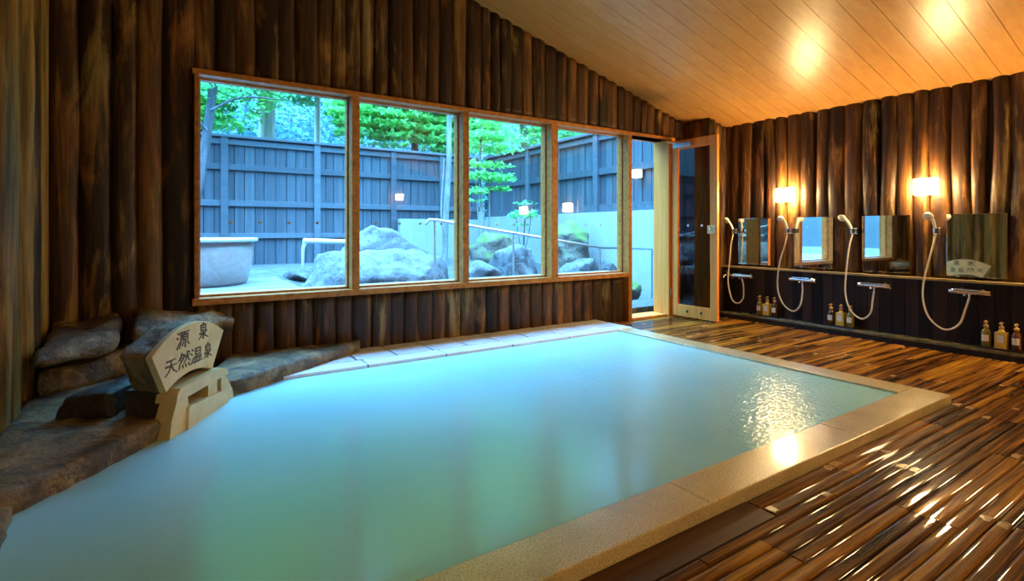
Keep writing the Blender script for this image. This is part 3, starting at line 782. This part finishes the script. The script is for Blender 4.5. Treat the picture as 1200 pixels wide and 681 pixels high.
# ------------------------------------------------------------------ bottles
def bottle(kind, y, base, label, h=.145):
    r = empty('pump_bottle', (5.308, y, base)); tag(r, label, 'bottle', 'pump bottles along the shower wall')
    m = {'olive': M['bgreen'], 'yellow': M['byellow'], 'brown': M['bbrown']}[kind]
    mb = MB()
    if kind == 'yellow':
        mb.box(-.033, .033, -.036, .036, 0, h-.014, .008); mb.lathe([(.030,h-.016),(.018,h-.004),(.012,h+.012)], (0,0,0), 16)
    else:
        mb.lathe([(.028,0),(.031,.006),(.031,h-.03),(.024,h-.010),(.012,h),(.012,h+.012)], (0,0,0), 18)
    mb.build('bottle_body', [m], r)
    mb = MB(); mb.lathe([(.015,h+.008),(.016,h+.028),(.007,h+.031),(.005,h+.045),(.011,h+.047),(.012,h+.058),(.006,h+.062)], (0,0,0), 14)
    mb.tube([(0,0,h+.053),(-.030,.006,h+.049)], [.006,.004], 8); mb.build('pump', [M['pump']], r)
    mb = MB()
    if kind == 'yellow': mb.box(-.0342, -.0335, -.02, .02, .055, h-.035)
    else:
        vs = []; 
        for k in range(9):
            q = PI-.75+1.5*k/8; vs += [(.0316*math.cos(q), .0316*math.sin(q), .05), (.0316*math.cos(q), .0316*math.sin(q), h-.045)]
        mb._add(vs, [(2*k, 2*k+2, 2*k+3, 2*k+1) for k in range(8)], True)
    mb.build('paper_label', [M['label']], r)
def tray(y0, y1, label):
    r = empty('bottle_tray', (5.308, (y0+y1)/2, .092)); tag(r, label, 'tray', 'black bottle trays')
    w = (y1-y0)/2; mb = MB(); mb.box(-.052, .052, -w, w, 0, .006, .001); mb.build('tray_base', [M['black']], r)
    mb = MB()
    for a in ((-.052,-.049,-w,w), (.049,.052,-w,w), (-.049,.049,-w,-w+.003), (-.049,.049,w-.003,w)): mb.box(a[0], a[1], a[2], a[3], .006, .018)
    mb.build('tray_rim', [M['black']], r)
for (ys, where) in (((3.255,3.17,3.09), 'on the tray nearest the door, below the first mirror'), ((2.53,2.44,2.36), 'on the middle tray, beside the hose of the third shower'), ((1.39,1.30,1.215), 'on the tray farthest from the door, below the last mirror')):
    tray(ys[2]-.05, ys[0]+.05, 'black bottle tray holding three bottles ' + where.replace('on the tray nearest', 'nearest').replace('on the middle tray,', 'in the middle,').replace('on the tray farthest', 'farthest'))
    kinds = ('olive', 'yellow', 'brown') if ys[0] != 2.53 else ('brown', 'yellow', 'olive')
    for y, k in zip(ys, kinds): bottle(k, y, .098, k+' pump bottle '+where)

# ------------------------------------------------------------------ garden
def gz(x, y):
    t = max(0, min(1, (y-5.0)/3.2)); t = t*t*(3-2*t)
    return -.06+.48*t+noise.noise(Vector((x*.9, y*.9, 2)))*.03
mb = MB(); nx_, ny_ = 70, 60; vs = []
for j in range(ny_+1):
    for i in range(nx_+1):
        x = -9+34*i/nx_; y = 4.26+26*(j/ny_)**1.6; vs.append((x, y, gz(x, y)))
mb._add(vs, [(j*(nx_+1)+i, j*(nx_+1)+i+1, (j+1)*(nx_+1)+i+1, (j+1)*(nx_+1)+i) for j in range(ny_) for i in range(nx_)], True)
struct(mb.build('ground', [M['gravel']]))

FY, FX, FT = 10.0, 5.85, 2.60
def fence(name, label, axis, a0, a1, fixed, zb, posts, rails):
    r = empty(name, ((a0+a1)/2, fixed, zb) if axis == 'x' else (fixed, (a0+a1)/2, zb)); tag(r, label, 'fence', 'dark board fences round the garden')
    inv = Matrix.Translation(-Vector(r.location)); rnd = random.Random(len(label))
    def B(mb, u0, u1, d0, d1, z0, z1, bev=.0):     # d: toward the room
        if axis == 'x': mb.box(u0, u1, fixed-d1, fixed-d0, z0, z1, bev)
        else: mb.box(fixed-d1, fixed-d0, u0, u1, z0, z1, bev)
    mb = MB(); u = a0
    while u < a1-.01:
        w = rnd.uniform(.13, .19); mb.ct = rnd.random(); e = rnd.choice((0, .006)); B(mb, u+.006, min(u+w, a1)-.006, -.012+e, .008+e, zb, FT-.03); u += w
    mb.ct = .0; B(mb, a0, a1, -.03, -.02, zb, FT-.04)
    o = mb.build('boards', [M['fence']], r); o.data.transform(inv)
    for z, h in rails:
        mb = MB(); mb.ct = rnd.random(); B(mb, a0, a1, .014, .06, z-h/2, z+h/2, .004); o = mb.build('rail', [M['fencerail']], r); o.data.transform(inv)
    for p in posts:
        mb = MB(); mb.ct = rnd.random(); B(mb, p-.055, p+.055, .0, .09, zb-.05, FT-.03, .005); o = mb.build('post', [M['fencerail']], r); o.data.transform(inv)
    mb = MB(); mb.ct = .8; B(mb, a0-.03, a1+.03, -.06, .11, FT-.03, FT+.015, .005); o = mb.build('cap_rail', [M['fencerail']], r); o.data.transform(inv)
RB = [(2.48,.10),(2.06,.10),(1.45,.10),(.90,.10)]
fence('board_fence', 'long dark board fence at the back of the garden facing the windows', 'x', -6, FX-.2, FY, .38, (-5.2,-3.7,-2.2,-.72,.753,2.24,3.69,4.74), [(2.50,.09),(2.08,.10),(1.47,.10),(.92,.09)])
fence('board_fence', 'dark board fence along the right side of the garden on the white wall', 'y', 2.5, FY-.05, FX, 1.20, (8.31,6.37,4.43,2.9), [(2.50,.08),(1.96,.11),(1.36,.14)])
mb = MB(); mb.box(3.76, FX+.1, FY-.22, FY-.10, -.1, 1.24, .006); mb.box(FX-.14, FX+.12, 4.3, FY-.2, -.1, 1.30, .006)
struct(mb.build('wall_garden', [M['whitewall']]))
r = empty('garden_lamp', (FX-.07, 5.42, 1.84)); tag(r, 'small lit lamp on the dark garden fence seen through the doorway', 'lamp')
mb = MB(); mb.box(-.11, -.01, -.055, .055, -.06, .06, .006); mb.build('lamp_shade', [M['gardenlamp']], r)
mb = MB(); mb.box(-.01, .04, -.04, .04, -.05, .05); mb.build('back_plate', [M['steel']], r)

# rocks
tag(hull('boulder', [(1.06,5.5,.40),(1.02,5.45,-.1),(1.30,5.6,.77),(2.2,5.6,.80),(2.62,5.55,.70),(2.8,5.6,.55),(2.72,5.5,-.1),(1.5,5.28,.5),(2.3,5.22,.55),(1.4,5.2,-.1),(2.5,5.15,-.1),(1.32,5.88,.75),(2.5,6.1,.78),(1.3,5.9,-.1),(2.8,6.1,-.1)], M['rockout'], 101, .05, .03, 2.2, (2.0,5.6,-.1)), 'big pale boulder in front, just outside the two middle panes', 'boulder', 'garden boulders')
tag(hull('boulder', [(2.2,6.7,1.10),(2.36,6.75,1.08),(1.95,6.65,.97),(1.72,6.5,.74),(2.95,6.6,.74),(2.6,6.65,.95),(2.2,7.0,1.0),(1.7,6.4,0),(3.0,6.4,0),(1.8,7.2,0),(2.9,7.2,0)], M['rockout'], 104, .035, .03, 2.2, (2.3,6.75,0)), 'pale pointed boulder peaking behind the big front boulder', 'boulder', 'garden boulders')
tag(boulder('boulder', (3.95, 5.95, .36), (.44, .40, .50), M['rockgrey'], 107, .05, .035), 'large grey boulder behind the steel handrail in the third pane', 'boulder', 'garden boulders')
tag(boulder('boulder', (4.20, 6.95, .58), (.40, .36, .42), M['rockmoss'], 109, .05, .035), 'brown mossy boulder behind the large grey boulder', 'boulder', 'garden boulders')
tag(boulder('boulder', (3.08, 5.42, .28), (.28, .24, .36), M['rockout'], 113, .03, .03), 'small pale rock low between the big boulder and the grey boulder', 'boulder', 'garden boulders')
tag(boulder('boulder', (5.22, 6.45, .62), (.36, .40, .62), M['rockmoss'], 115, .05, .035), 'tall moss covered boulder in the fourth pane, before the white wall', 'boulder', 'garden boulders')
tag(boulder('boulder', (4.76, 5.55, .24), (.38, .29, .40), M['rockgrey'], 118, .04, .03), 'low grey rock below the handrail in the fourth pane', 'boulder', 'garden boulders')
tag(boulder('boulder', (5.40, 5.62, .30), (.22, .24, .42), M['rockgrey'], 121, .04, .03), 'grey rock by the handrail post, right of the mossy boulder', 'boulder', 'garden boulders')
tag(boulder('boulder', (5.30, 5.17, .14), (.21, .17, .22), M['rockmoss'], 124, .03, .025), 'small mossy rock on the ground seen through the doorway', 'boulder', 'garden boulders')
tag(boulder('boulder', (4.75, 8.0, .62), (.4, .4, .28), M['rockmoss'], 127, .04, .035), 'low brown rock under the thin garden tree', 'boulder', 'garden boulders')
tag(boulder('boulder', (1.62, 7.6, .36), (.38, .35, .16), M['rockgrey'], 131, .04, .03), 'flat dark rock behind the wooden deck corner', 'boulder', 'garden boulders')
mb = MB(); mb.box(4.5, 5.6, 4.36, 4.85, -.1, .10, .01); tag(mb.build('door_step', [M['bark']]), 'low brown step just outside the open doorway', 'step')

# handrail
r = empty('handrail', (3.6, 4.95, 0)); tag(r, 'thin steel handrail sloping down past the garden boulders', 'handrail')
L = lambda *p: [(x-3.6, y-4.95, z) for x, y, z in p]
mb = MB(); mb.tube(L((2.20,5.0,1.07),(2.22,4.95,1.115),(2.30,4.95,1.113),(4.50,4.95,.80),(4.56,4.95,.79),(5.50,4.95,.755),(5.53,4.95,.74)), .015, 10); mb.build('rail', [M['steel']], r)
for x, z in ((2.28, 1.10), (3.25, .975), (4.56, .785), (5.52, .745)):
    mb = MB(); mb.tube(L((x,4.95,-.06),(x,4.95,z)), .012, 10); mb.build('post', [M['steel']], r)

# deck and tub
r = empty('wooden_deck', (-.9, 7.5, .30)); tag(r, 'low grey wooden deck under the ceramic tub', 'deck')
mb = MB(); y = 5.95; rnd = random.Random(9)
while y < 8.7:
    mb.ct = rnd.random(); mb.box(-3.1, 2.1, y-7.5, y-7.5+.135, .05, .08, .003); y += .14
mb.build('deck_boards', [M['deckwood']], r)
mb = MB(); mb.box(-3.08, 2.08, -1.53, 1.3, -.25, .05); mb.build('skirt', [M['deckwood']], r)
r = empty('ceramic_tub', (.28, 7.05, .38)); tag(r, 'round pale ceramic bathtub with a wide rim standing on the wooden deck', 'bathtub')
R_ = .56
mb = MB(); mb.lathe([(.47,0),(.505,.04),(R_-.02,.20),(R_,.36),(R_-.01,.50),(R_-.06,.50),(R_-.06,.30)], (0,0,0), 40); mb.build('tub_wall', [M['potglaze']], r)
mb = MB(); mb.lathe([(R_-.06,.495),(R_+.045,.495),(R_+.055,.515),(R_+.045,.54),(R_-.06,.54)], (0,0,0), 40); mb.build('rim', [M['concrete']], r)
mb = MB(); mb.lathe([(R_-.055,.42),(R_-.055,.47)], (0,0,0), 32); mb.build('tub_water', [M['water']], r)
r = empty('water_spout', (1.9, 7.4, .38)); tag(r, 'pale horizontal spout pipe behind the big front boulder, pouring water', 'spout')
mb = MB(); mb.tube([(.35,0,.46),(-.42,-.05,.49)], .035, 12); mb.build('spout_pipe', [M['pipe']], r)
mb = MB(); mb.tube([(-.40,-.05,.46),(-.425,-.055,.38),(-.43,-.055,.16)], [.028,.022,.016], 8); mb.build('falling_water', [M['concrete']], r)
mb = MB(); mb.tube([(.30,0,.0),(.30,0,.44)], .03, 10); mb.build('support_pole', [M['bark']], r)

# trees
def leaves(mb, blobs, n, size, rnd, flat=.55):
    tot = sum(b[3]**2 for b in blobs)
    for (cx, cy, cz, rad, sq) in blobs:
        for i in range(int(n*rad*rad/tot)):
            v = Vector((rnd.gauss(0,1), rnd.gauss(0,1), rnd.gauss(0,1))).normalized()*(rnd.random()**.45)*rad
            v.z *= sq; p = Vector((cx, cy, cz))+v
            cl = noise.noise(p*1.6); 
            if cl < -.28: continue
            layer = round(p.z/.22)*.22; p.z = layer+(p.z-layer)*flat
            s = size*rnd.uniform(.6, 1.3)
            a = Vector((rnd.gauss(0,1), rnd.gauss(0,1), rnd.gauss(0,.5))).normalized()
            b = a.cross(Vector((rnd.gauss(0,.6), rnd.gauss(0,.6), 1))).normalized()
            mb.ct = max(0, min(1, .5+cl*.55+rnd.gauss(0, .16)))
            mb._add([p-a*s, p-a*s*.1+b*s*.45, p+a*s, p-a*s*.1-b*s*.45], [(0,1,2,3)])
def tree(name, label, trunk, radii, branches, blobs, n, size, leafm, bark, seed, cat='tree', group='garden and forest trees'):
    rnd = random.Random(seed); b = Vector(trunk[0]); r = empty(name, b); tag(r, label, cat, group)
    loc = lambda p: tuple(Vector(p)-b)
    P = spline([loc(p) for p in trunk], 6); m = len(P)-1
    rr = [radii[0]+(radii[1]-radii[0])*i/m for i in range(m+1)]
    mb = MB(); mb.tube(P, rr, 12); tk = mb.build('trunk', [bark], r)
    for br in branches:
        mb = MB(); Q = spline([loc(p) for p in br], 4); k = len(Q)-1; mb.tube(Q, [radii[1]*.42*(1-.75*i/k)+.004 for i in range(k+1)], 7); mb.build('branch', [bark], tk)
    if n:
        mb = MB(); leaves(mb, [(*loc(bb[:3]), bb[3], bb[4]) for bb in blobs], n, size, rnd); mb.build('foliage', [leafm], r, fix=False)
tree('leaning_tree', 'slim grey tree leaning right beside the first pane, inside the fence', [(-.05,9.25,.35),(.14,9.25,1.0),(.34,9.25,1.6),(.51,9.25,2.85),(.57,9.25,3.6),(.60,9.25,5)], (.085,.05),
     [[(.50,9,2.8),(.9,9,3.05),(1.5,9,3.1)], [(.45,9,2.5),(0.1,8.9,2.85),(-.4,8.9,3.0)], [(.55,9,3.3),(1.2,9,3.6),(2.0,9,3.7)]],
     [(.9,9.2,3.35,.75,.5),(1.8,9.4,3.6,.7,.45),(.2,9.2,3.3,.6,.5),(.4,9.2,4.4,1.3,.6)], 3000, .055, M['leafteal'], M['bark'], 201)
tree('cedar_tree', 'thick pale brown cedar trunk rising beyond the back fence behind the first pane', [(1.96,14,0),(1.97,14,3),(2.0,14,6),(2.0,14,11)], (.20,.16), [], [(1.7,13.7,5.4,1.2,.5),(2.6,13.8,6.0,1.3,.5),(2.0,14,8,2.0,.9),(1.5,13.2,5.0,.9,.5),(2.9,13.3,5.2,.9,.5),(2.6,13.0,5.0,.5,.5)], 18000, .085, M['leafteal'], M['barkcedar'], 203)
tree('cedar_tree', 'thin brown cedar trunk beyond the back fence, right of the thick one', [(3.62,16,0),(3.62,16,4),(3.6,16,7),(3.6,16,11)], (.10,.07), [], [(3.2,15.8,5.7,1.2,.45),(4.2,15.6,5.9,1.2,.45),(3.6,16,8.2,2.0,.8),(3.4,15,5.2,.9,.5),(4.3,14.8,4.9,.8,.5),(2.9,14.6,4.6,.6,.5)], 16000, .085, M['leafteal'], M['barkcedar'], 205)
tree('broadleaf_tree', 'bright green leafy tree over the fence at the left edge of the first pane', [(.4,12.6,0),(.5,12.6,3),(.6,12.6,6)], (.12,.05), [], [(1.0,12.2,4.1,1.15,.75),(-.2,12.2,4.2,1.2,.8),(.9,12.5,5.6,1.6,.7),(1.9,12.2,4.9,.8,.6),(-1.6,12.5,5,1.6,.8),(.3,11.9,3.5,.8,.7),(.95,11.9,3.4,.6,.8),(-.1,12,4.6,1.0,.6),(3.3,12.4,4.7,.8,.5)], 26000, .08, M['leaf'], M['bark'], 207)
tree('maple_tree', 'wide bright green maple filling the top of the second pane beyond the fence', [(4.9,12,0),(5.0,12,3),(5.1,12,6)], (.13,.05), [], [(3.9,11.6,4.1,1.0,.6),(5.0,11.5,3.9,1.15,.6),(6.0,11.6,3.9,1.1,.6),(4.5,11.8,5.0,1.5,.6),(5.9,11.8,5.0,1.4,.6),(5.2,12,6.4,1.8,.6),(4.2,11.2,3.5,.8,.6),(5.6,11.3,3.4,.8,.6),(3.5,11.3,3.6,.8,.6),(6.3,11.4,3.6,.9,.6),(4.9,11.2,4.4,1.0,.6),(3.4,11.2,3.3,.6,.75),(4.2,11.1,3.2,.6,.75),(5.0,11.1,3.2,.6,.75),(5.7,11.2,3.2,.65,.75)], 42000, .085, M['leaf'], M['bark'], 209)
tree('forest_tree', 'tall tree with a pale trunk beyond the fence corner, in the third pane', [(8.15,12,0),(8.2,12,3),(8.2,12,8)], (.13,.09), [], [(9.0,11.7,4.3,1.2,.6),(7.6,12.2,4.9,1.2,.6),(9.9,11.8,4.6,1.2,.6),(8.5,12,6.4,2.2,.7),(8.6,11.5,3.6,.8,.6),(9.4,11.5,3.5,.8,.6)], 16000, .08, M['leaf'], M['barkpale'], 211)
tree('forest_tree', 'green tree topping the right fence at the upper corner of the fourth pane', [(8.3,9.3,0),(8.3,9.3,3),(8.3,9.3,5)], (.1,.05), [], [(7.8,9.0,3.4,.7,.7),(8.4,9.2,3.9,1.1,.7),(9.4,9.2,4,1.1,.7)], 5000, .06, M['leafteal'], M['bark'], 213)
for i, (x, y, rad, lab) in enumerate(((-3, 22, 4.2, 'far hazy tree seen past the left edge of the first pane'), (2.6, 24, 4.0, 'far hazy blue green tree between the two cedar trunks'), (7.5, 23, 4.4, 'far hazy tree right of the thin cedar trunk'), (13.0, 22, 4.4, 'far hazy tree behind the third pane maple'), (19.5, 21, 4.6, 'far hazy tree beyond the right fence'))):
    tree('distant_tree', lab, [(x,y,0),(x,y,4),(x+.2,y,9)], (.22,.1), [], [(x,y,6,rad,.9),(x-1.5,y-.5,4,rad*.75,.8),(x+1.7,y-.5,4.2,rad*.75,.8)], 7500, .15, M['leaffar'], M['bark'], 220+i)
tree('pale_tree', 'slender whitish tree trunk standing inside the fence at the right of the second pane', [(4.10,8.5,.35),(4.13,8.5,1.2),(4.19,8.5,2.2),(4.2,8.5,3.4),(4.2,8.5,4.4)], (.06,.038), [[(4.15,8.5,.5),(4.02,8.45,1.3),(4.08,8.45,2.3)], [(4.2,8.5,3.0),(4.6,8.4,3.4),(5.0,8.4,3.6)]], [(4.3,8.4,3.9,.9,.6),(4.9,8.4,3.7,.7,.5)], 1800, .055, M['leaf'], M['barkpale'], 231)
tree('young_tree', 'young many stemmed maple with light green leaves at the left of the third pane', [(4.32,7.5,.35),(4.30,7.5,1.2),(4.26,7.5,2.0),(4.3,7.5,2.9)], (.035,.015),
     [[(4.32,7.5,.4),(4.22,7.45,1.0),(4.13,7.4,1.9),(4.1,7.4,2.4)], [(4.33,7.5,.4),(4.45,7.5,1.0),(4.46,7.5,1.7),(4.6,7.4,2.3)], [(4.32,7.5,.5),(4.38,7.4,1.2),(4.36,7.4,2.0)]],
     [(4.2,7.4,2.0,.32,.7),(4.45,7.4,1.95,.36,.7),(4.65,7.4,1.8,.28,.6),(4.25,7.4,2.5,.45,.6),(4.6,7.4,2.5,.45,.6),(4.4,7.4,2.95,.5,.6),(4.15,7.4,1.62,.2,.7)], 2600, .05, M['leaf'], M['barkpale'], 233)
tree('leafy_shrub', 'small sparse green shrub between the boulders at the right of the third pane', [(4.90,7.15,.4),(4.90,7.15,.8),(4.93,7.15,1.3)], (.018,.008),
     [[(4.90,7.15,.5),(4.80,7.15,.9),(4.74,7.15,1.25)], [(4.90,7.15,.6),(5.0,7.15,.95),(5.08,7.2,1.25)]], [(4.92,7.15,1.32,.24,.9),(4.78,7.15,1.25,.18,.8),(5.05,7.2,1.28,.16,.9)], 420, .04, M['leafteal'], M['bark'], 235, 'shrub')

# ------------------------------------------------------------------ sky, camera, view
w = bpy.data.worlds.new('overcast_sky'); scene.world = w; w.use_nodes = True
nt = w.node_tree; bg = nt.nodes['Background']
tc = nt.nodes.new('ShaderNodeTexCoord'); sx = nt.nodes.new('ShaderNodeSeparateXYZ'); rp = nt.nodes.new('ShaderNodeValToRGB')
nt.links.new(tc.outputs['Generated'], sx.inputs[0]); nt.links.new(sx.outputs['Z'], rp.inputs['Fac']); nt.links.new(rp.outputs['Color'], bg.inputs['Color'])
for k_, (p_, c_) in enumerate(((0, (.003,.013,.025,1)), (.22, (.006,.028,.063,1)), (.45, (.026,.116,.255,1)), (1, (.175,.52,1.0,1)))):
    e = rp.color_ramp.elements[k_] if k_ < 1 else (rp.color_ramp.elements[-1] if k_ == 3 else rp.color_ramp.elements.new(p_))
    e.position = p_; e.color = c_
bg.inputs['Strength'].default_value = 38

cam = bpy.data.cameras.new('camera'); co = bpy.data.objects.new('camera', cam); C.objects.link(co)
co.location = (0, 0, CAMZ); co.rotation_euler = (PI/2, 0, -.5783)
cam.sensor_width = 36; cam.lens = 613/1200*36
cam.shift_y = -(340.5-270.8)/1200
cam.clip_start = .02; cam.clip_end = 200
scene.camera = co
scene.view_settings.view_transform = 'Standard'; scene.view_settings.look = 'None'
scene.view_settings.gamma = 1; scene.view_settings.exposure = .45; scene.view_settings.use_curve_mapping = False
scene.cycles.use_denoising = True
scene.cycles.max_bounces = 10; scene.cycles.diffuse_bounces = 5; scene.cycles.glossy_bounces = 5; scene.cycles.transparent_max_bounces = 16
scene.cycles.sample_clamp_indirect = 8
